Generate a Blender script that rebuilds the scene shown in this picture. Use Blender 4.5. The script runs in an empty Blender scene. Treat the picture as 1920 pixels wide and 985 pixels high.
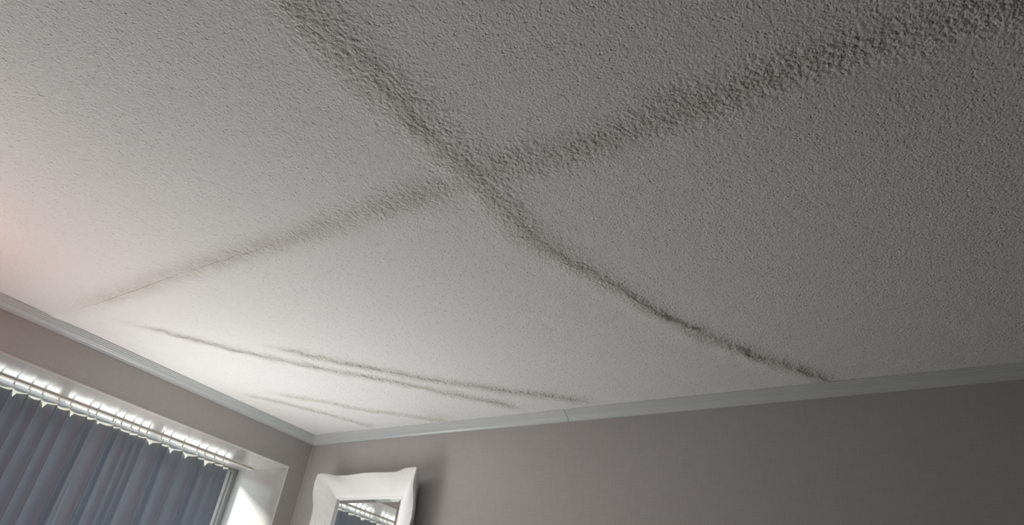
import bpy, bmesh, math, random
import numpy as np
from mathutils import Matrix, Vector

random.seed(7)
rng = np.random.default_rng(11)
SC = bpy.context.scene
COL = SC.collection
H = 2.4                       # ceiling height; room corner (window wall x=0, mirror wall y=0)

# ------------------------------------------------------------------ camera
cd = bpy.data.cameras.new('camera')
cam = bpy.data.objects.new('camera', cd)
COL.objects.link(cam)
cd.sensor_fit = 'HORIZONTAL'
cd.sensor_width = 36.0
cd.lens = 24.12
cd.clip_start = 0.02
RIGHT = Vector((0.83113, 0.54181, 0.12515))
DOWN = Vector((-0.2016, 0.50335, -0.84024))
FWD = Vector((-0.51824, 0.67312, 0.52758))
m = Matrix((RIGHT, -DOWN, -FWD)).transposed().to_4x4()
m.translation = Vector((2.9339, -2.3497, H - 1.0))
cam.matrix_world = m
SC.camera = cam

# ------------------------------------------------------------------ world, daylight, exposure
SC.view_settings.view_transform = 'Standard'
SC.view_settings.look = 'None'
SC.view_settings.gamma = 1.0
SC.view_settings.use_curve_mapping = False
SC.view_settings.exposure = -0.10

world = bpy.data.worlds.new('sky')
SC.world = world
world.use_nodes = True
wn = world.node_tree
wn.nodes.clear()
w_out = wn.nodes.new('ShaderNodeOutputWorld')
w_bg = wn.nodes.new('ShaderNodeBackground')
w_tc = wn.nodes.new('ShaderNodeTexCoord')
w_sep = wn.nodes.new('ShaderNodeSeparateXYZ')
w_map = wn.nodes.new('ShaderNodeMapRange')
w_map.inputs['From Min'].default_value = -1
w_map.inputs['From Max'].default_value = 1
w_ramp = wn.nodes.new('ShaderNodeValToRGB')
w_ramp.color_ramp.elements[0].position = 0.0
w_ramp.color_ramp.elements[0].color = (0.45, 0.45, 0.45, 1)      # sunlit ground outside
w_ramp.color_ramp.elements[1].position = 1.0
w_ramp.color_ramp.elements[1].color = (0.25, 0.32, 0.35, 1)       # bright overcast sky
e = w_ramp.color_ramp.elements.new(0.32); e.color = (0.70, 0.71, 0.71, 1)
e = w_ramp.color_ramp.elements.new(0.41); e.color = (1.0, 1.0, 1.0, 1)
e = w_ramp.color_ramp.elements.new(0.49); e.color = (1.0, 1.0, 1.0, 1)
e = w_ramp.color_ramp.elements.new(0.51); e.color = (0.38, 0.43, 0.45, 1)
w_bg.inputs['Strength'].default_value = 5.2
L = wn.links.new
L(w_tc.outputs['Generated'], w_sep.inputs[0])
L(w_sep.outputs['Z'], w_map.inputs['Value'])
L(w_map.outputs[0], w_ramp.inputs[0])
L(w_ramp.outputs[0], w_bg.inputs['Color'])
L(w_bg.outputs[0], w_out.inputs['Surface'])


def area_light(name, loc, rot, sx, sy, power, col, portal=False, spread=180):
    ld = bpy.data.lights.new(name, 'AREA')
    ld.shape = 'RECTANGLE'; ld.size = sx; ld.size_y = sy
    ld.energy = power; ld.color = col
    ld.spread = math.radians(spread)
    ld.cycles.is_portal = portal
    o = bpy.data.objects.new(name, ld)
    o.location = loc; o.rotation_euler = rot
    COL.objects.link(o)
    return o


# portal: only tells the renderer where daylight enters (the window opening)
area_light('window_portal', (-0.475, -0.837, 1.484), (0, -math.pi / 2, 0), 1.46, 1.44, 1, (1, 1, 1), portal=True)
area_light('window_portal', (-0.475, -2.60, 1.484), (0, -math.pi / 2, 0), 1.46, 0.70, 1, (1, 1, 1), portal=True)
# added fill lights imitating ground-reflected daylight: one inside the room, one at the added window
dl = area_light('fill_under_curtain', (0.22, -0.85, 1.27), (0, 0, 0), 0.32, 1.35, 12.5, (1.0, 0.985, 0.96))
dl.rotation_euler = Vector((0.87, 0, 0.49)).to_track_quat('-Z', 'Y').to_euler()
dl = area_light('fill_added_window', (-0.06, -2.6, 1.40), (0, 0, 0), 1.0, 0.6, 5.0, (1.0, 0.96, 0.91), spread=130)
dl.rotation_euler = Vector((0.55, -0.30, 0.78)).to_track_quat('-Z', 'Y').to_euler()
sun_d = bpy.data.lights.new('sun', 'SUN')
sun_d.energy = 14.0
sun_d.angle = math.radians(7.0)
sun_d.color = (1.0, 0.96, 0.94)
sun = bpy.data.objects.new('sun', sun_d)
sun.rotation_euler = Vector((0.80, 0.48, -0.46)).to_track_quat('-Z', 'Y').to_euler()
COL.objects.link(sun)
glow_d = bpy.data.lights.new('red_fill_light', 'POINT')     # added unseen red point light, tints the ceiling pink; no fixture
glow_d.energy = 2.2; glow_d.shadow_soft_size = 0.15; glow_d.color = (1.0, 0.16, 0.09)
glow = bpy.data.objects.new('red_fill_light', glow_d)
glow.location = (0.40, -2.0, H - 0.42)
COL.objects.link(glow)


# ------------------------------------------------------------------ helpers
def tag(o, label=None, cat=None, group=None, kind=None):
    if label: o['label'] = label
    if cat: o['category'] = cat
    if group: o['group'] = group
    if kind: o['kind'] = kind
    return o


def link(name, me, mat=None, parent=None, smooth=False):
    o = bpy.data.objects.new(name, me)
    COL.objects.link(o)
    if mat: me.materials.append(mat)
    if parent: o.parent = parent
    if smooth:
        me.polygons.foreach_set('use_smooth', [True] * len(me.polygons))
    return o


def mesh(name, V, F, mat=None, parent=None, smooth=False):
    me = bpy.data.meshes.new(name)
    me.from_pydata([tuple(map(float, v)) for v in V], [], F)
    me.update()
    return link(name, me, mat, parent, smooth)


def bm_box(bm, a, b):
    x0, y0, z0 = a; x1, y1, z1 = b
    vs = [bm.verts.new(p) for p in ((x0, y0, z0), (x1, y0, z0), (x1, y1, z0), (x0, y1, z0),
                                    (x0, y0, z1), (x1, y0, z1), (x1, y1, z1), (x0, y1, z1))]
    for f in ((0, 3, 2, 1), (4, 5, 6, 7), (0, 1, 5, 4), (1, 2, 6, 5), (2, 3, 7, 6), (3, 0, 4, 7)):
        bm.faces.new([vs[i] for i in f])


def boxes(name, bl, mat, parent=None, bevel=0.0):
    bm = bmesh.new()
    for a, b in bl: bm_box(bm, a, b)
    if bevel:
        bmesh.ops.bevel(bm, geom=bm.edges[:], offset=bevel, segments=2, affect='EDGES', profile=0.5)
    me = bpy.data.meshes.new(name)
    bm.to_mesh(me); bm.free()
    return link(name, me, mat, parent)


def grid_faces(nu, nv, wrap=False):
    F = []
    for i in range(nu if wrap else nu - 1):
        for j in range(nv - 1):
            a = i * nv + j; b = ((i + 1) % nu) * nv + j
            F.append((a, b, b + 1, a + 1))
    return F


def new_mat(name, col, rough=0.6, spec=0.3):
    M = bpy.data.materials.new(name)
    M.use_nodes = True
    b = M.node_tree.nodes['Principled BSDF']
    b.inputs['Base Color'].default_value = (*col, 1)
    b.inputs['Roughness'].default_value = rough
    b.inputs['Specular IOR Level'].default_value = spec
    return M, M.node_tree, b


def node(nt, kind, **kw):
    n = nt.nodes.new(kind)
    for k, v in kw.items():
        if k.startswith('_'): setattr(n, k[1:], v)
        else: n.inputs[k.replace('_', ' ')].default_value = v
    return n


def mth(nt, op, a, b=None, c=None, clamp=False):
    n = nt.nodes.new('ShaderNodeMath'); n.operation = op; n.use_clamp = clamp
    for i, x in enumerate((a, b, c)):
        if x is None: continue
        if isinstance(x, (int, float)): n.inputs[i].default_value = x
        else: nt.links.new(x, n.inputs[i])
    return n.outputs[0]


# ------------------------------------------------------------------ materials
def mat_ceiling():
    M, nt, b = new_mat('textured_ceiling_paint', (0.80, 0.80, 0.80), 0.9, 0.05)
    lk = nt.links.new
    tc = node(nt, 'ShaderNodeTexCoord')
    P = tc.outputs['Object']
    at = node(nt, 'ShaderNodeAttribute', _attribute_name='rough'); rough = at.outputs['Fac']
    st = node(nt, 'ShaderNodeAttribute', _attribute_name='stain'); stain = st.outputs['Fac']
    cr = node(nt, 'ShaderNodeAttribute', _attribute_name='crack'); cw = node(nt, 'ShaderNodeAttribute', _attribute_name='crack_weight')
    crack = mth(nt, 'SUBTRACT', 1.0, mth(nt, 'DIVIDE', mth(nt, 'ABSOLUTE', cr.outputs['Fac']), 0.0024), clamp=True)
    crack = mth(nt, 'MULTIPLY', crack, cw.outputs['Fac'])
    n1 = node(nt, 'ShaderNodeTexNoise', Scale=140.0, Detail=3.0, Roughness=0.55); lk(P, n1.inputs['Vector'])
    n2 = node(nt, 'ShaderNodeTexNoise', Scale=210.0, Detail=1.0, Roughness=0.5); lk(P, n2.inputs['Vector'])
    # sparse pits in the plain field
    v = node(nt, 'ShaderNodeTexVoronoi', Scale=105.0, Randomness=1.0); lk(P, v.inputs['Vector'])
    sep = node(nt, 'ShaderNodeSeparateColor'); lk(v.outputs['Color'], sep.inputs[0])
    pick = mth(nt, 'LESS_THAN', sep.outputs[0], 0.62)
    size = mth(nt, 'MULTIPLY_ADD', sep.outputs[1], 0.22, 0.12)
    pit = mth(nt, 'SUBTRACT', 1.0, mth(nt, 'DIVIDE', v.outputs['Distance'], size), clamp=True)
    pit = mth(nt, 'MULTIPLY', mth(nt, 'SMOOTH_MIN', mth(nt, 'MULTIPLY', pit, 2.0), 1.0, 0.3), pick)
    # lumpy stipple in the seam bands
    v2 = node(nt, 'ShaderNodeTexVoronoi', Scale=105.0, Randomness=1.0, _feature='SMOOTH_F1'); v2.inputs['Smoothness'].default_value = 0.35
    wv = node(nt, 'ShaderNodeMixRGB', _blend_type='ADD'); wv.inputs[0].default_value = 0.012
    lk(P, wv.inputs[1]); lk(n1.outputs['Color'], wv.inputs[2])
    lk(wv.outputs[0], v2.inputs['Vector'])
    lump = mth(nt, 'SUBTRACT', 0.8, v2.outputs['Distance'])
    hbase = mth(nt, 'ADD', mth(nt, 'MULTIPLY', n1.outputs['Fac'], 1.15), mth(nt, 'MULTIPLY', n2.outputs['Fac'], 1.0))
    h = mth(nt, 'SUBTRACT', hbase, mth(nt, 'MULTIPLY', pit, mth(nt, 'SUBTRACT', 1.0, mth(nt, 'MULTIPLY', rough, 0.6))))
    h = mth(nt, 'ADD', h, mth(nt, 'MULTIPLY', lump, mth(nt, 'MULTIPLY', rough, 2.3)))
    bp = node(nt, 'ShaderNodeBump', Strength=1.0, Distance=0.0016)
    lk(h, bp.inputs['Height']); lk(bp.outputs[0], b.inputs['Normal'])
    # dirt and damp staining along the seams
    n3 = node(nt, 'ShaderNodeTexNoise', Scale=14.0, Detail=4.0, Roughness=0.7); lk(P, n3.inputs['Vector'])
    s = mth(nt, 'MULTIPLY', stain, mth(nt, 'MULTIPLY_ADD', n3.outputs['Fac'], 1.6, -0.1), clamp=True)
    mx = node(nt, 'ShaderNodeMixRGB'); mx.inputs[1].default_value = (0.80, 0.80, 0.80, 1); mx.inputs[2].default_value = (0.58, 0.56, 0.50, 1)
    lk(s, mx.inputs[0])
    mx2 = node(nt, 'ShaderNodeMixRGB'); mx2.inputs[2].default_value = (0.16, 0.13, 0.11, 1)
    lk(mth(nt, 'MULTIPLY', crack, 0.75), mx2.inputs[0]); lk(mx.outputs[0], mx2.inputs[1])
    lk(mx2.outputs[0], b.inputs['Base Color'])
    return M


def mat_wall():
    M, nt, b = new_mat('linen_wallpaper', (0.52, 0.495, 0.475), 0.19, 0.5)
    lk = nt.links.new
    tc = node(nt, 'ShaderNodeTexCoord')
    mp = node(nt, 'ShaderNodeMapping'); mp.inputs['Scale'].default_value = (260, 260, 14); lk(tc.outputs['Object'], mp.inputs[0])
    a = node(nt, 'ShaderNodeTexNoise', Scale=1.0, Detail=2.0); lk(mp.outputs[0], a.inputs['Vector'])
    mp2 = node(nt, 'ShaderNodeMapping'); mp2.inputs['Scale'].default_value = (16, 16, 300); lk(tc.outputs['Object'], mp2.inputs[0])
    c = node(nt, 'ShaderNodeTexNoise', Scale=1.0, Detail=2.0); lk(mp2.outputs[0], c.inputs['Vector'])
    f = mth(nt, 'MULTIPLY_ADD', mth(nt, 'ADD', a.outputs['Fac'], c.outputs['Fac']), 0.5, 0.0)
    rp = node(nt, 'ShaderNodeMapRange'); rp.inputs['From Min'].default_value = 0.3; rp.inputs['From Max'].default_value = 0.7
    lk(f, rp.inputs['Value'])
    mx = node(nt, 'ShaderNodeMixRGB'); mx.inputs[1].default_value = (0.415, 0.392, 0.378, 1); mx.inputs[2].default_value = (0.485, 0.463, 0.448, 1)
    lk(rp.outputs[0], mx.inputs[0]); lk(mx.outputs[0], b.inputs['Base Color'])
    bp = node(nt, 'ShaderNodeBump', Strength=0.12, Distance=0.0006)
    lk(f, bp.inputs['Height']); lk(bp.outputs[0], b.inputs['Normal'])
    return M


def mat_fabric():
    M = bpy.data.materials.new('grey_curtain_fabric'); M.use_nodes = True
    nt = M.node_tree; nt.nodes.clear(); lk = nt.links.new
    out = node(nt, 'ShaderNodeOutputMaterial')
    tc = node(nt, 'ShaderNodeTexCoord')
    mp = node(nt, 'ShaderNodeMapping'); mp.inputs['Scale'].default_value = (40, 700, 30); lk(tc.outputs['Object'], mp.inputs[0])
    n = node(nt, 'ShaderNodeTexNoise', Scale=1.0, Detail=2.0); lk(mp.outputs[0], n.inputs['Vector'])
    mx = node(nt, 'ShaderNodeMixRGB'); mx.inputs[1].default_value = (0.30, 0.345, 0.415, 1); mx.inputs[2].default_value = (0.38, 0.43, 0.51, 1)
    lk(n.outputs['Fac'], mx.inputs[0])
    d = node(nt, 'ShaderNodeBsdfPrincipled', Roughness=0.42); lk(mx.outputs[0], d.inputs['Base Color'])
    d.inputs['Specular IOR Level'].default_value = 0.7
    d.inputs['Sheen Weight'].default_value = 1.0; d.inputs['Sheen Roughness'].default_value = 0.2
    d.inputs['Coat Weight'].default_value = 0.5; d.inputs['Coat Roughness'].default_value = 0.38
    d.inputs['Sheen Tint'].default_value = (0.85, 0.88, 1.0, 1)
    t = node(nt, 'ShaderNodeBsdfTranslucent'); t.inputs['Color'].default_value = (0.005, 0.0055, 0.0065, 1)
    ad = node(nt, 'ShaderNodeAddShader'); lk(d.outputs[0], ad.inputs[0]); lk(t.outputs[0], ad.inputs[1])
    lk(ad.outputs[0], out.inputs['Surface'])
    return M


def mat_translucent(name, dc, tcol):
    M = bpy.data.materials.new(name); M.use_nodes = True
    nt = M.node_tree; nt.nodes.clear(); lk = nt.links.new
    out = node(nt, 'ShaderNodeOutputMaterial')
    d = node(nt, 'ShaderNodeBsdfDiffuse'); d.inputs['Color'].default_value = (*dc, 1)
    t = node(nt, 'ShaderNodeBsdfTranslucent'); t.inputs['Color'].default_value = (*tcol, 1)
    ad = node(nt, 'ShaderNodeAddShader'); lk(d.outputs[0], ad.inputs[0]); lk(t.outputs[0], ad.inputs[1])
    lk(ad.outputs[0], out.inputs['Surface'])
    return M


def mat_pane():
    M = bpy.data.materials.new('window_glass'); M.use_nodes = True
    nt = M.node_tree; nt.nodes.clear(); lk = nt.links.new
    out = node(nt, 'ShaderNodeOutputMaterial')
    tr = node(nt, 'ShaderNodeBsdfTransparent'); tr.inputs['Color'].default_value = (0.96, 0.98, 0.97, 1)
    gl = node(nt, 'ShaderNodeBsdfGlossy'); gl.inputs['Roughness'].default_value = 0.0
    lw = node(nt, 'ShaderNodeLayerWeight', Blend=0.5)
    fr = mth(nt, 'MULTIPLY_ADD', mth(nt, 'POWER', lw.outputs['Facing'], 5.0), 0.9, 0.04)
    mx = node(nt, 'ShaderNodeMixShader')
    lk(fr, mx.inputs[0]); lk(tr.outputs[0], mx.inputs[1]); lk(gl.outputs[0], mx.inputs[2])
    lk(mx.outputs[0], out.inputs['Surface'])
    return M


M_CEIL = mat_ceiling()
M_WALL = mat_wall()
M_CROWN = new_mat('gloss_white_moulding', (0.57, 0.60, 0.61), 0.28, 0.5)[0]
M_BEAD = new_mat('corner_bead_vinyl', (0.62, 0.60, 0.58), 0.45, 0.4)[0]
M_FAR = new_mat('low_bounce_dark', (0.06, 0.05, 0.045), 0.6)[0]  # dark colour chosen for unseen far walls and sill to cut bounced light
M_FLOOR, _nt, _b = new_mat('brown_carpet', (0.12, 0.095, 0.08), 0.95, 0.1)
_n = node(_nt, 'ShaderNodeTexNoise', Scale=220.0, Detail=3.0)
_bp = node(_nt, 'ShaderNodeBump', Strength=0.6, Distance=0.004)
_nt.links.new(_n.outputs['Fac'], _bp.inputs['Height']); _nt.links.new(_bp.outputs[0], _b.inputs['Normal'])
M_LEDGE = new_mat('white_bounce_paint', (0.82, 0.80, 0.78), 0.7, 0.2)[0]
M_FABRIC = mat_fabric()
M_TAPE = mat_translucent('ivory_heading_tape', (0.80, 0.78, 0.72), (0.35, 0.34, 0.29))
M_THREAD = new_mat('white_thread', (0.85, 0.87, 0.9), 0.5)[0]
M_RAIL = new_mat('cream_rail_enamel', (0.78, 0.75, 0.67), 0.4, 0.4)[0]
M_ALU = new_mat('grey_window_aluminium', (0.36, 0.36, 0.34), 0.45, 0.5)[0]
M_SASH = new_mat('pale_window_aluminium', (0.70, 0.70, 0.68), 0.4, 0.5)[0]
M_PANE = mat_pane()
M_FRAME = new_mat('white_ribbed_lacquer', (0.84, 0.83, 0.83), 0.5, 0.4)[0]
M_MIRROR, _nt, _b = new_mat('mirror_glass', (0.86, 0.88, 0.87), 0.02)
_b.inputs['Metallic'].default_value = 1.0
M_BACK = new_mat('mirror_backing_board', (0.10, 0.10, 0.10), 0.8)[0]

# ------------------------------------------------------------------ room shell
RX, RY = 4.3, -4.4            # far walls
OY0, OY1 = -1.56, -0.1141      # window recess, along y
WY0, WY1 = -2.95, -2.25          # unseen second window, added to let more daylight onto the ceiling
OZ0, OZ1 = 0.75, H - 0.1825   # recess sill and head
DEP = 0.41                    # recess depth to the window frame

boxes('floor', [((-0.5, RY - .1, -0.1), (RX + .1, 0.1, 0.0))], M_FLOOR)['kind'] = 'structure'
boxes('wall_right', [((RX, RY - .1, 0), (RX + .1, 0.1, H))], M_FAR)['kind'] = 'structure'
boxes('wall_back', [((-0.5, RY - .1, 0), (RX, RY, H))], M_FAR)['kind'] = 'structure'
boxes('wall_front', [((-0.5, 0.0, 0), (RX, 0.1, H))], M_WALL)['kind'] = 'structure'


boxes('bounce_ledge', [((0.0, -3.4, 0.0), (1.25, 0.0, OZ0 - .02))], M_LEDGE)['kind'] = 'structure'    # unseen white ledge, added to bounce sunlight up to the ceiling
boxes('low_bounce_sill', [((-DEP, OY0, OZ0 - .02), (0.06, OY1, OZ0 + .004))], M_FAR)['kind'] = 'structure'     # unseen dark sill board, added to cut bounced sun on the recess head


def wall_with_recess():
    X = -0.5
    ys = [RY, WY0, WY1, OY0, OY1, 0.0]; zs = [0.0, OZ0, OZ1, H]
    bm = bmesh.new()
    for x in (0.0, X):
        g = {}
        for i, y in enumerate(ys):
            for k, z in enumerate(zs): g[i, k] = bm.verts.new((x, y, z))
        for i in range(5):
            for k in range(3):
                if (i, k) in ((1, 1), (3, 1)): continue
                q = [g[i, k], g[i + 1, k], g[i + 1, k + 1], g[i, k + 1]]
                bm.faces.new(q if x == 0 else q[::-1])
        if x == 0: g0 = g
    def q(a, b): bm.faces.new([g0[a], g0[b], g[b], g[a]])
    for i in (1, 3):
        q((i, 2), (i + 1, 2)); q((i + 1, 2), (i + 1, 1)); q((i + 1, 1), (i, 1)); q((i, 1), (i, 2))
    for a, b in (((0, 0), (5, 0)), ((5, 0), (5, 3)), ((5, 3), (0, 3)), ((0, 3), (0, 0))):
        # outer rim, following the grid corners
        if a[1] == b[1]:
            r = range(5) if a[0] < b[0] else range(5, 0, -1); st = 1 if a[0] < b[0] else -1
            for i in r: q((i + st, a[1]), (i, a[1]))
        else:
            r = range(3) if a[1] < b[1] else range(3, 0, -1); st = 1 if a[1] < b[1] else -1
            for k in r: q((a[0], k + st), (a[0], k))
    bmesh.ops.recalc_face_normals(bm, faces=bm.faces[:])
    me = bpy.data.meshes.new('wall_left'); bm.to_mesh(me); bm.free()
    return link('wall_left', me, M_WALL)


wall_with_recess()['kind'] = 'structure'

# ------------------------------------------------------------------ ceiling with seams, wrinkles and cracks
def vnoise(x, y, s, seed=0):
    r = np.random.default_rng(seed)
    N = 1024
    T = r.random((N, N))
    X = x * s + 100; Y = y * s + 100
    i = np.floor(X).astype(int); j = np.floor(Y).astype(int)
    fx = X - i; fy = Y - j
    fx = fx * fx * (3 - 2 * fx); fy = fy * fy * (3 - 2 * fy)
    a = T[i % N, j % N]; b_ = T[(i + 1) % N, j % N]; c = T[i % N, (j + 1) % N]; d = T[(i + 1) % N, (j + 1) % N]
    return (a * (1 - fx) + b_ * fx) * (1 - fy) + (c * (1 - fx) + d * fx) * fy


def polydist(x, y, P):
    """signed distance to a polyline (+ left of travel) and arc position 0..1"""
    P = np.array(P, float)
    seg = np.linalg.norm(np.diff(P, axis=0), axis=1); tot = seg.sum(); acc = 0
    best = np.full(x.shape, 9.0); sd = np.full(x.shape, 9.0); arc = np.zeros(x.shape)
    for k in range(len(P) - 1):
        ax, ay = P[k]; dx, dy = (P[k + 1] - P[k]) / max(seg[k], 1e-9)
        px = x - ax; py = y - ay
        t = np.clip(px * dx + py * dy, 0, seg[k])
        qx = px - t * dx; qy = py - t * dy
        d = np.hypot(qx, qy)
        mk = d < best
        best = np.where(mk, d, best)
        sd = np.where(mk, np.where(dx * py - dy * px >= 0, d, -d), sd)
        arc = np.where(mk, (acc + t) / tot, arc)
        acc += seg[k]
    return sd, arc


S1 = [(2.067, -4.4), (2.067, -1.97), (2.064, -1.83), (2.066, -1.70), (2.07, -1.54), (2.075, -1.42), (2.072, -1.34), (2.063, -1.23),
      (2.066, -1.14), (2.082, -1.058), (2.125, -0.937), (2.167, -0.814), (2.215, -0.655), (2.277, -0.514), (2.35, -0.364),
      (2.424, -0.245), (2.495, -0.137), (2.55, -0.045)]
S2 = [(4.3, -1.418), (3.11, -1.418), (2.917, -1.425), (2.75, -1.427), (2.545, -1.419), (2.41, -1.409), (2.293, -1.408), (2.141, -1.425),
      (2.05, -1.416), (1.894, -1.421), (1.71, -1.421), (1.50, -1.417), (1.177, -1.424), (0.877, -1.427), (0.65, -1.423), (0.364, -1.42), (0.05, -1.411)]
S3 = [(0.235, -1.35), (0.336, -1.25), (0.419, -1.147), (0.505, -1.03), (0.576, -0.939), (0.67, -0.825), (0.784, -0.703), (0.902, -0.594),
      (1.0, -0.50), (1.092, -0.401), (1.186, -0.297), (1.295, -0.194), (1.384, -0.075)]
S4 = [(0.66, -0.99), (0.80, -0.86), (0.917, -0.722), (1.038, -0.605), (1.15, -0.49), (1.22, -0.435), (1.33, -0.355), (1.43, -0.27),
      (1.55, -0.195), (1.65, -0.12), (1.704, -0.070)]
S5 = [(0.27, -0.60), (0.40, -0.50), (0.522, -0.381), (0.655, -0.256), (0.775, -0.172), (0.86, -0.106), (0.963, -0.064)]
S6 = [(0.105, -0.635), (0.24, -0.50), (0.32, -0.375), (0.393, -0.267), (0.462, -0.135), (0.506, -0.068)]


def smooth(a, b, x):
    t = np.clip((x - a) / (b - a), 0, 1); return t * t * (3 - 2 * t)


def build_ceiling():
    fx = np.arange(0.0, 3.30, 0.0042); fy = np.arange(-2.42, 0.0001, 0.0042)
    xs = np.concatenate([[-0.5], fx, np.linspace(3.34, RX + .1, 12)])
    ys = np.concatenate([np.linspace(RY - .1, -2.46, 16), fy, [0.1]])
    X, Y = np.meshgrid(xs, ys, indexing='ij')
    n = X.size
    x = X.ravel(); y = Y.ravel()
    # slight wander of the cracks
    wx = x + (vnoise(x, y, 22, 3) - .5) * 0.018 + (vnoise(x, y, 70, 4) - .5) * 0.008
    wy = y + (vnoise(x, y, 22, 5) - .5) * 0.018 + (vnoise(x, y, 70, 6) - .5) * 0.008
    h = np.zeros(n); rough = np.zeros(n); stain = np.zeros(n); crack = np.full(n, 0.02); crackw = np.zeros(n)

    def note(d, w):
        nonlocal crack, crackw
        near = np.abs(d) < np.minimum(np.abs(crack), 0.012)
        crack = np.where(near, d, crack); crackw = np.where(near, w, crackw)

    lump = vnoise(x, y, 85, 8) * .6 + vnoise(x, y, 170, 9) * .4
    big = vnoise(x, y, 9, 12)
    def g(d, s): return np.exp(-(d / s) ** 2)
    # seam running away from the window wall's corner side: lumpy band turning into a torn ridge
    d, a = polydist(wx, wy, S1)
    yy = y
    ridge = smooth(-1.25, -0.75, yy)
    wdt = 0.075 - 0.022 * ridge
    band = g(d, wdt * (0.8 + .5 * big))
    rough = np.maximum(rough, band * (1 - 0.25 * ridge)); stain = np.maximum(stain, g(d, wdt * .8) * 0.75)
    h += band * 0.003 * (1 - ridge)
    amp = 0.0056 * ridge * (0.45 + 1.1 * vnoise(x, y, 14, 15)) * smooth(0.0, -0.10, yy + 0.02)
    amp += 0.0022 * smooth(-1.95, -1.85, yy) * (1 - ridge) * vnoise(x, y, 10, 16)
    # left of travel (+) is the window side: gentle; the other side drops steeply
    h += amp * np.where(d >= 0, g(d, 0.045), g(d, 0.015))
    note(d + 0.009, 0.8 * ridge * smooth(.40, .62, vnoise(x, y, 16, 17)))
    # seam parallel to the mirror wall
    d, a = polydist(x + (wx - x) * .35, y + (wy - y) * .35, S2)
    right = smooth(1.7, 2.2, x)
    band = g(d, (0.052 + 0.012 * right) * (0.75 + .6 * big))
    rough = np.maximum(rough, band * (0.88 + 0.07 * right) * smooth(0.05, 0.6, x))
    stain = np.maximum(stain, g(d, 0.05) * (0.72 + 0.0 * right) * smooth(0.0, 0.5, x))
    h += band * 0.003
    h += 0.0012 * np.where(d >= 0, g(d, 0.03), g(d, 0.006)) * (1 - right)
    note(d, .75 * smooth(.10, .40, vnoise(x, y, 10, 18)) * smooth(.15, .4, x) * smooth(1.5, 1.15, x))
    # fan of wrinkles toward the corner
    for P, am, sg, ck, sd in ((S3, .0050, .040, .8, 21), (S4, .0050, .042, .75, 22), (S5, .0032, .034, .35, 23), (S6, .0030, .032, .5, 24)):
        d, a = polydist(wx, wy, P)
        fade = smooth(0.0, 0.2, a) * smooth(1.0, .93, a)
        m_ = fade * (0.55 + 0.8 * vnoise(x, y, 9, sd))
        h += am * m_ * np.where(d >= 0, g(d, sg), g(d, 0.010))
        rough = np.maximum(rough, g(d, sg * 1.2) * fade * 0.95); stain = np.maximum(stain, g(d, sg * .8) * 0.75 * fade)
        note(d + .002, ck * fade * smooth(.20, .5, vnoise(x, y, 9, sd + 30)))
    # damp blotches
    for bx, by, r_, s_ in ((2.56, -1.44, .05, .7), (2.95, -1.40, .22, .45), (0.93, -0.12, .06, .5), (2.07, -1.83, .05, .6)):
        stain = np.maximum(stain, s_ * np.exp(-((x - bx) ** 2 + (y - by) ** 2) / r_ ** 2))
    h += rough * (lump - .4) * 0.0030 + (vnoise(x, y, 110, 31) - .5) * 0.0006
    h += 0.004 * (vnoise(x, y, 1.6, 40) - .5)
    edge = smooth(0.0, .06, x) * smooth(0.0, -.06, y)
    z = H - np.clip(h, -0.004, 0.02) * edge
    z = np.maximum(z, H - 0.02)
    nx, ny = X.shape
    idx = np.arange(n).reshape(nx, ny)
    q = np.stack([idx[:-1, :-1], idx[:-1, 1:], idx[1:, 1:], idx[1:, :-1]], -1).reshape(-1, 4)   # normal down
    me = bpy.data.meshes.new('ceiling')
    me.vertices.add(n); me.vertices.foreach_set('co', np.stack([x, y, z], 1).ravel().astype(np.float32))
    me.loops.add(q.size); me.loops.foreach_set('vertex_index', q.ravel().astype(np.int32))
    me.polygons.add(len(q)); me.polygons.foreach_set('loop_start', np.arange(0, q.size, 4, dtype=np.int32))
    me.polygons.foreach_set('use_smooth', np.ones(len(q), bool))
    me.update(calc_edges=True); me.validate()
    for nm, arr in (('rough', rough), ('stain', stain), ('crack', crack), ('crack_weight', crackw)):
        A = me.attributes.new(nm, 'FLOAT', 'POINT'); A.data.foreach_set('value', arr.astype(np.float32))
    o = link('ceiling', me, M_CEIL)
    o['kind'] = 'structure'
    return o


build_ceiling()

# ------------------------------------------------------------------ crown moulding
PA, DZ = 0.0487, 0.0362
# profile: (out from wall, down from ceiling), from the ceiling edge to the wall edge
PROF = [(0.0, -0.004), (PA, -0.004), (PA, 0.0030), (PA - .0045, 0.0045), (PA - .006, 0.0080), (PA - .0115, 0.0100), (PA - .0130, 0.0135),
        (PA - .0190, 0.0155), (PA - .0205, 0.0190), (PA - .0265, 0.0222), (PA - .034, 0.0255), (PA - .038, 0.0282), (0.0085, 0.0318), (0.0065, DZ), (0.0, DZ)]


def crown(name, along, t0, t1, mit0, mit1):
    """along 'y': on the window wall; along 'x': on the mirror wall. mit: shift per unit out, at each end"""
    V = []
    for t, mit in ((t0, mit0), (t1, mit1)):
        for o_, d_ in PROF:
            tt = t + mit * o_
            V.append((o_, tt, H - d_) if along == 'y' else (tt, -o_, H - d_))
    n = len(PROF)
    F = [(i, (i + 1) % n, n + (i + 1) % n, n + i) for i in range(n)] + [tuple(range(n))[::-1], tuple(range(n, 2 * n))]
    o = mesh(name, V, F, M_CROWN)
    bm = bmesh.new(); bm.from_mesh(o.data)
    bmesh.ops.recalc_face_normals(bm, faces=bm.faces[:]); bm.to_mesh(o.data); bm.free()
    o['kind'] = 'structure'
    return o


JX = 1.540
crown('trim_1', 'y', RY, 0.0, 0, -1)
crown('trim_2', 'x', 0.0, JX - 0.0012, 1, 0)
crown('trim_3', 'x', JX + 0.0012, RX, 0, 0)
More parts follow.
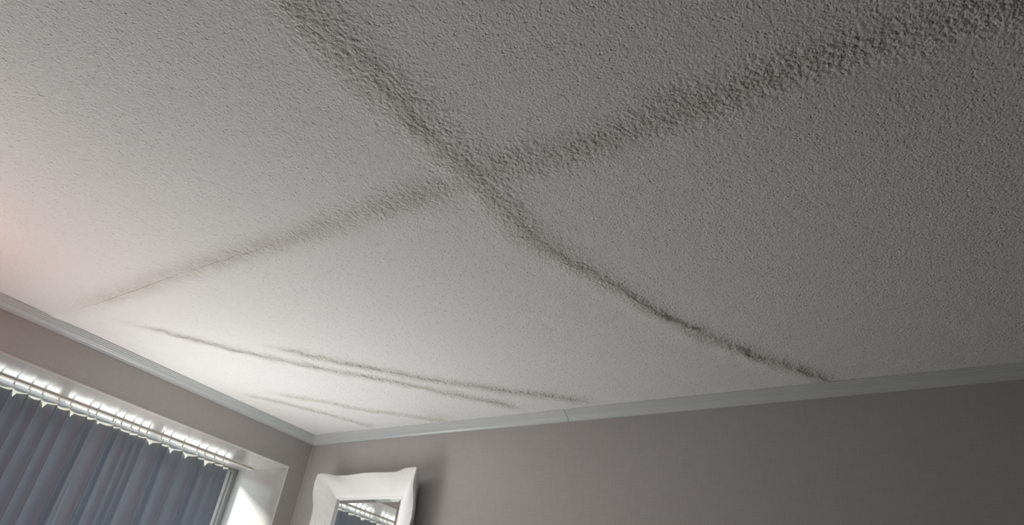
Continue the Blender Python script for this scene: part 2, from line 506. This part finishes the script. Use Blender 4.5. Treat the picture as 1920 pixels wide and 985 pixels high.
# pale corner strip between the two walls, and beads round the recess edge
boxes('trim_4', [((0.0, -0.0035, 0.0), (0.0035, 0.0, H - DZ))], M_BEAD)['kind'] = 'structure'
boxes('trim_5', [((-0.004, OY0, OZ1 - 0.0012), (0.0012, OY1, OZ1 + 0.004)),
                 ((-0.004, OY1 - 0.0012, OZ0), (0.0012, OY1 + 0.004, OZ1))], M_BEAD)['kind'] = 'structure'
boxes('trim_6', [((-DEP, OY1 - 0.002, OZ1 - 0.002), (-0.004, OY1, OZ1))], M_BEAD)['kind'] = 'structure'

# ------------------------------------------------------------------ window
xf0, xf1 = -0.47, -DEP + 0.004
fw, fh = 0.024, 0.014
for wname, wy0, wy1, nsash in (('window_1', OY0, OY1, 3), ('added_window', WY0, WY1, 2)):  # the second one is an added, unseen daylight inlet
    win = bpy.data.objects.new(wname, None); COL.objects.link(win); win['kind'] = 'structure'
    boxes('window_frame', [((xf0, wy1 - fw, OZ0), (xf1, wy1, OZ1)), ((xf0, wy0, OZ0), (xf1, wy0 + fw, OZ1)),
                           ((xf0, wy0 + fw, OZ1 - fh), (xf1, wy1 - fw, OZ1)), ((xf0, wy0 + fw, OZ0), (xf1, wy1 - fw, OZ0 + fh))], M_ALU, win)
    ymid = np.linspace(wy1 - fw, wy0 + fw, nsash + 1)
    for k in range(nsash):
        y1, y0 = ymid[k] - 0.006, ymid[k + 1]
        x0, x1 = (-0.455, -0.425) if k % 2 == 0 else (-0.465, -0.437)
        s = 0.017
        za, zb = OZ0 + fh, OZ1 - fh
        sh = boxes('sash', [((x0, y1 - s, za), (x1, y1, zb)), ((x0, y0, za), (x1, y0 + s, zb)),
                            ((x0, y0 + s, zb - .010), (x1, y1 - s, zb)), ((x0, y0 + s, za), (x1, y1 - s, za + s))], M_SASH, win)
        boxes('pane', [((x0 + .012, y0 + s, za + s), (x0 + .016, y1 - s, zb - .010))], M_PANE, sh)

# ------------------------------------------------------------------ curtain rail
rail = bpy.data.objects.new('curtain_rail', None); COL.objects.link(rail)
rail.location = (-0.285, -0.13, OZ1)
tag(rail, 'thin cream curtain rail screwed under the window recess head', 'curtain rail')
rl = -0.128
def railbox(name, bl, mat, bevel=0.0):
    o = boxes(name, bl, mat, None, bevel)
    o.parent = rail; o.matrix_parent_inverse = Matrix.Translation(rail.location).inverted()
    return o
zr = OZ1
railbox('track', [((-0.296, -1.55, zr - .0020), (-0.270, rl, zr)), ((-0.296, -1.55, zr - .006), (-0.2935, rl, zr - .002)),
                  ((-0.2725, -1.55, zr - .006), (-0.270, rl, zr - .002)), ((-0.2935, -1.55, zr - .006), (-0.2875, rl, zr - .0048)),
                  ((-0.2785, -1.55, zr - .006), (-0.2725, rl, zr - .0048))], M_RAIL)
railbox('end_stop', [((-0.297, rl, zr - .0065), (-0.269, rl + .006, zr))], M_RAIL, 0.001)

# ------------------------------------------------------------------ curtain
CX = -0.283
PLEATS = [-1.50, -1.445, -1.385, -1.325, -1.264, -1.21, -1.143, -1.09, -1.013, -0.974, -0.894, -0.855, -0.807, -0.768, -0.727, -0.653, -0.609,
          -0.536, -0.455, -0.409, -0.351, -0.300, -0.261]
NOTCH = [(-1.306, .020), (-1.18, .021), (-1.065, .020), (-0.947, .012), (-0.80, .010), (-0.687, .014), (-0.573, .018), (-0.494, .017), (-0.379, .019)]
NOTCH_W = 0.019
curt = bpy.data.objects.new('curtain', None); COL.objects.link(curt)
curt.location = (CX, -0.85, OZ1 - 0.02)
tag(curt, 'grey pleated curtain hanging from the rail across the bright window', 'curtain')


def fold(y, soft=0.0):
    """fold profile: distance toward the room at position y along the curtain"""
    for k in range(len(PLEATS) - 1):
        a, b_ = PLEATS[k], PLEATS[k + 1]
        if a <= y <= b_:
            u = (y - a) / (b_ - a); w = b_ - a
            amp = min(0.030, 0.42 * w)
            return amp * (1 - 1.65 * math.sin(math.pi * u) ** 0.6) + 0.004 * math.sin(k * 2.3)
    return 0.0


def curtain_surface(name, ys, ztop, zbot, nz, mat, dx=0.0, amp=1.0, flare=0.0, thick=0.0):
    V = []; nv = nz + 1
    for y in ys:
        zt = ztop(y); zb = zbot(y)
        for k in range(nv):
            t = k / nz
            z = zt + (zb - zt) * t ** 1.6
            drop = (OZ1 - z)
            sway = 0.006 * math.sin(y * 9 + drop * 2.2) * min(1, drop)
            f = fold(y) * amp * (0.85 + 0.45 * min(1, drop / 1.2))
            V.append((CX + dx + f, y + sway + 0.006 * math.sin(drop * 3 + y * 23) * min(1, drop), z))
    o = mesh(name, V, grid_faces(len(ys), nv), mat, None, True)
    o.parent = curt; o.matrix_parent_inverse = Matrix.Translation(curt.location).inverted()
    if thick:
        so = o.modifiers.new('thickness', 'SOLIDIFY'); so.thickness = thick; so.offset = 0
    return o


ys = []
for k in range(len(PLEATS) - 1):
    a, b_ = PLEATS[k], PLEATS[k + 1]
    for i in range(16):
        u = i / 16; ys.append(a + (b_ - a) * u)
for ny, dep in NOTCH:
    ys += [ny - NOTCH_W * .5, ny, ny + NOTCH_W * .5]
ys.append(PLEATS[-1]); ys = sorted(set(round(v, 5) for v in ys))
HEAD = OZ1 - 0.039


def fab_top(y):
    z = HEAD - 0.0035 - 0.0025 * math.sin(y * 61)
    for ny, dep in NOTCH:
        t = 1 - abs(y - ny) / (NOTCH_W * .55)
        if t > 0: z -= dep * t
    return z


curtain_surface('fabric_panel', ys, fab_top, lambda y: 1.48, 30, M_FABRIC)
curtain_surface('heading_tape', ys, lambda y: HEAD + 0.004 + .001 * math.sin(y * 80), lambda y: HEAD - 0.030, 3, M_TAPE, dx=-0.004)
bpy.data.objects['heading_tape']['label'] = 'ivory heading tape along the curtain top'
# gliders and hooks, one at each pleat
for k, yp in enumerate(PLEATS[:-1]):
    xh = CX + fold(yp) * .85 - 0.003
    bl = [((-0.2855, yp - .0022, zr - .021), (-0.2805, yp + .0022, zr - .006)),
          ((min(xh, -.2835), yp - .0012, zr - .0235), (max(xh, -.2815), yp + .0012, zr - .021)),
          ((xh - .001, yp - .0012, zr - .036), (xh + .001, yp + .0012, zr - .021))]
    o = boxes('hook', bl, M_RAIL, None)
    o.parent = curt; o.matrix_parent_inverse = Matrix.Translation(curt.location).inverted()
# a loose bright thread on the fabric
TV = []
for yy, zz in ((-0.952, -0.51), (-0.9505, -0.55), (-0.949, -0.593), (-0.9465, -0.63), (-0.946, -0.67)):
    for q_ in range(5):
        an = 2 * math.pi * q_ / 5
        TV.append((CX + fold(yy) * 1.05 + 0.012 + 0.0007 * math.cos(an), yy + 0.0007 * math.sin(an), H + zz))
TF = [(i * 5 + j, i * 5 + (j + 1) % 5, (i + 1) * 5 + (j + 1) % 5, (i + 1) * 5 + j) for i in range(4) for j in range(5)]
th = mesh('loose_thread', TV, TF, M_THREAD, None, True)
th.parent = curt; th.matrix_parent_inverse = Matrix.Translation(curt.location).inverted()
th['label'] = 'loose white thread on the fabric'

# ------------------------------------------------------------------ mirror with wavy ribbed frame
mir = bpy.data.objects.new('wall_mirror', None); COL.objects.link(mir)
mir.location = (0.53, 0.0, H - 1.18)
tag(mir, 'mirror in a wavy white ribbed frame hanging beside the window corner', 'mirror')
GY, OYF = -0.030, -0.090
IN = (0.3235, 0.7375, H - 1.055, H - 0.328)          # x0 x1 z0 z1 of the glass
TOP = [(0.208, -0.222), (0.23, -0.219), (0.264, -0.221), (0.328, -0.231), (0.407, -0.233), (0.484, -0.231), (0.545, -0.229), (0.613, -0.229),
       (0.672, -0.230), (0.722, -0.229), (0.745, -0.222), (0.771, -0.215), (0.818, -0.215), (0.843, -0.216)]
RIGHTS = [(0.843, -0.216), (0.843, -0.235), (0.842, -0.271), (0.845, -0.306), (0.855, -0.34), (0.861, -0.385), (0.863, -0.43), (0.852, -0.50), (0.842, -0.58),
          (0.848, -0.66), (0.860, -0.74), (0.858, -0.83), (0.845, -0.92), (0.840, -1.0), (0.850, -1.08), (0.856, -1.17)]
BOT = [(0.856, -1.17), (0.80, -1.172), (0.74, -1.160), (0.66, -1.157), (0.56, -1.160), (0.46, -1.156), (0.36, -1.158), (0.30, -1.168), (0.25, -1.172), (0.214, -1.168)]
LEFTS = [(0.214, -1.168), (0.206, -1.10), (0.212, -1.02), (0.228, -0.94), (0.232, -0.85), (0.215, -0.76), (0.208, -0.67), (0.220, -0.58), (0.234, -0.50),
         (0.236, -0.45), (0.234, -0.40), (0.228, -0.368), (0.215, -0.337), (0.206, -0.304), (0.203, -0.261), (0.208, -0.222)]


def resample(P, n):
    P = np.array(P, float)
    s = np.concatenate([[0], np.cumsum(np.linalg.norm(np.diff(P, axis=0), axis=1))])
    t = np.linspace(0, s[-1], n, endpoint=False)
    o = np.stack([np.interp(t, s, P[:, 0]), np.interp(t, s, P[:, 1])], 1)
    return o, s[-1]


def part(o):
    o.parent = mir; o.matrix_parent_inverse = Matrix.Translation(mir.location).inverted()
    return o


def build_frame():
    x0, x1, z0, z1 = IN
    sides = [(TOP, (x0, z1), (x1, z1)), (RIGHTS, (x1, z1), (x1, z0)), (BOT, (x1, z0), (x0, z0)), (LEFTS, (x0, z0), (x0, z1))]
    PITCH = 0.0088; SUB = 6
    outer = []; inner = []; ph = []
    for P, a, b_ in sides:
        L_ = np.linalg.norm(np.diff(np.array(P), axis=0), axis=1).sum()
        nr = int(round(L_ / PITCH)); n = nr * SUB
        o_, _ = resample(P, n)
        o_[:, 1] += H
        # soften the polyline
        u = np.arange(n) / n
        i_ = np.array(a)[None] * (1 - u)[:, None] + np.array(b_)[None] * u[:, None]
        outer.append(o_); inner.append(i_); ph.append(np.arange(n) / SUB)
    outer = np.concatenate(outer); inner = np.concatenate(inner); ph = np.concatenate(ph)
    k = 5
    sm = outer.copy()
    for d in range(-k, k + 1):
        if d: sm = sm + np.roll(outer, d, axis=0)
    outer = sm / (2 * k + 1)
    N = len(outer)
    T = np.array([0, .04, .10, .18, .27, .36, .45, .54, .63, .72, .80, .87, .92, .96, 1.0])
    # per-rib strength and sideways curl give the combed, flowing look
    arcs = np.arange(N) / N
    V = []
    for j in range(N):
        p0 = inner[j]; p1 = outer[j]
        nx_ = p1 - p0; ln = np.linalg.norm(nx_); tang = np.array([nx_[1], -nx_[0]]) / ln
        curl = 0.020 * math.sin(2 * math.pi * 5 * arcs[j] + 0.8)
        for t in T:
            q = p0 + nx_ * t + tang * curl * math.sin(math.pi * t) * (1 - t * .3)
            # bowl section: deep at the glass, rising to the outer lip
            y = GY - 0.006 - (abs(OYF) - abs(GY) - 0.006) * (t ** 0.85) - 0.010 * math.sin(math.pi * t)
            wob = 0.005 * math.sin(2 * math.pi * 9 * arcs[j] + 2 * t)
            rib = 0.0023 * (0.5 + 0.5 * math.cos(2 * math.pi * ph[j])) * min(1, t / .12) * (1.0 if t < .97 else .6)
            V.append((q[0], y - rib - wob * t, q[1]))
        # lip edge and back
        q = p1
        V.append((q[0], OYF + 0.010, q[1]))
        c = np.array([(IN[0] + IN[1]) / 2, (IN[2] + IN[3]) / 2])
        qb = p1 + (p0 - p1) * 0.30
        V.append((qb[0], -0.030, qb[1]))
        qb = p1 + (p0 - p1) * 0.45
        V.append((qb[0], -0.002, qb[1]))
        qb = p1 + (p0 - p1) * 0.9
        V.append((qb[0], -0.002, qb[1]))
    o = mesh('frame', V, grid_faces(N, len(T) + 4, wrap=True), M_FRAME, None, True)
    bm = bmesh.new(); bm.from_mesh(o.data); bmesh.ops.recalc_face_normals(bm, faces=bm.faces[:]); bm.to_mesh(o.data); bm.free()
    part(o)
    # smooth inner fillet round the glass
    r = 0.007
    fl = boxes('inner_fillet', [((x0 - r, GY - .010, z1), (x1 + r, GY + .012, z1 + r)), ((x0 - r, GY - .010, z0 - r), (x1 + r, GY + .012, z0)),
                                ((x0 - r, GY - .010, z0), (x0, GY + .012, z1)), ((x1, GY - .010, z0), (x1 + r, GY + .012, z1))], M_FRAME)
    part(fl)


build_frame()


def build_glass():
    x0, x1, z0, z1 = IN
    bv = 0.020
    V = []
    for e_, y in ((0.0, GY + 0.0005), (bv, GY - 0.0022)):
        V += [(x0 + e_, y, z0 + e_), (x1 - e_, y, z0 + e_), (x1 - e_, y, z1 - e_), (x0 + e_, y, z1 - e_)]
    V += [(x0, GY + .004, z0), (x1, GY + .004, z0), (x1, GY + .004, z1), (x0, GY + .004, z1)]
    F = [(4, 5, 6, 7)]
    for i in range(4):
        j = (i + 1) % 4
        F += [(i, j, 4 + j, 4 + i), (8 + i, 8 + j, j, i)]
    F.append((11, 10, 9, 8))
    o = mesh('glass', V, F, M_MIRROR)
    part(o)
    part(boxes('backing_board', [((x0 - .004, GY + .0045, z0 - .004), (x1 + .004, -0.001, z1 + .004))], M_BACK))


build_glass()
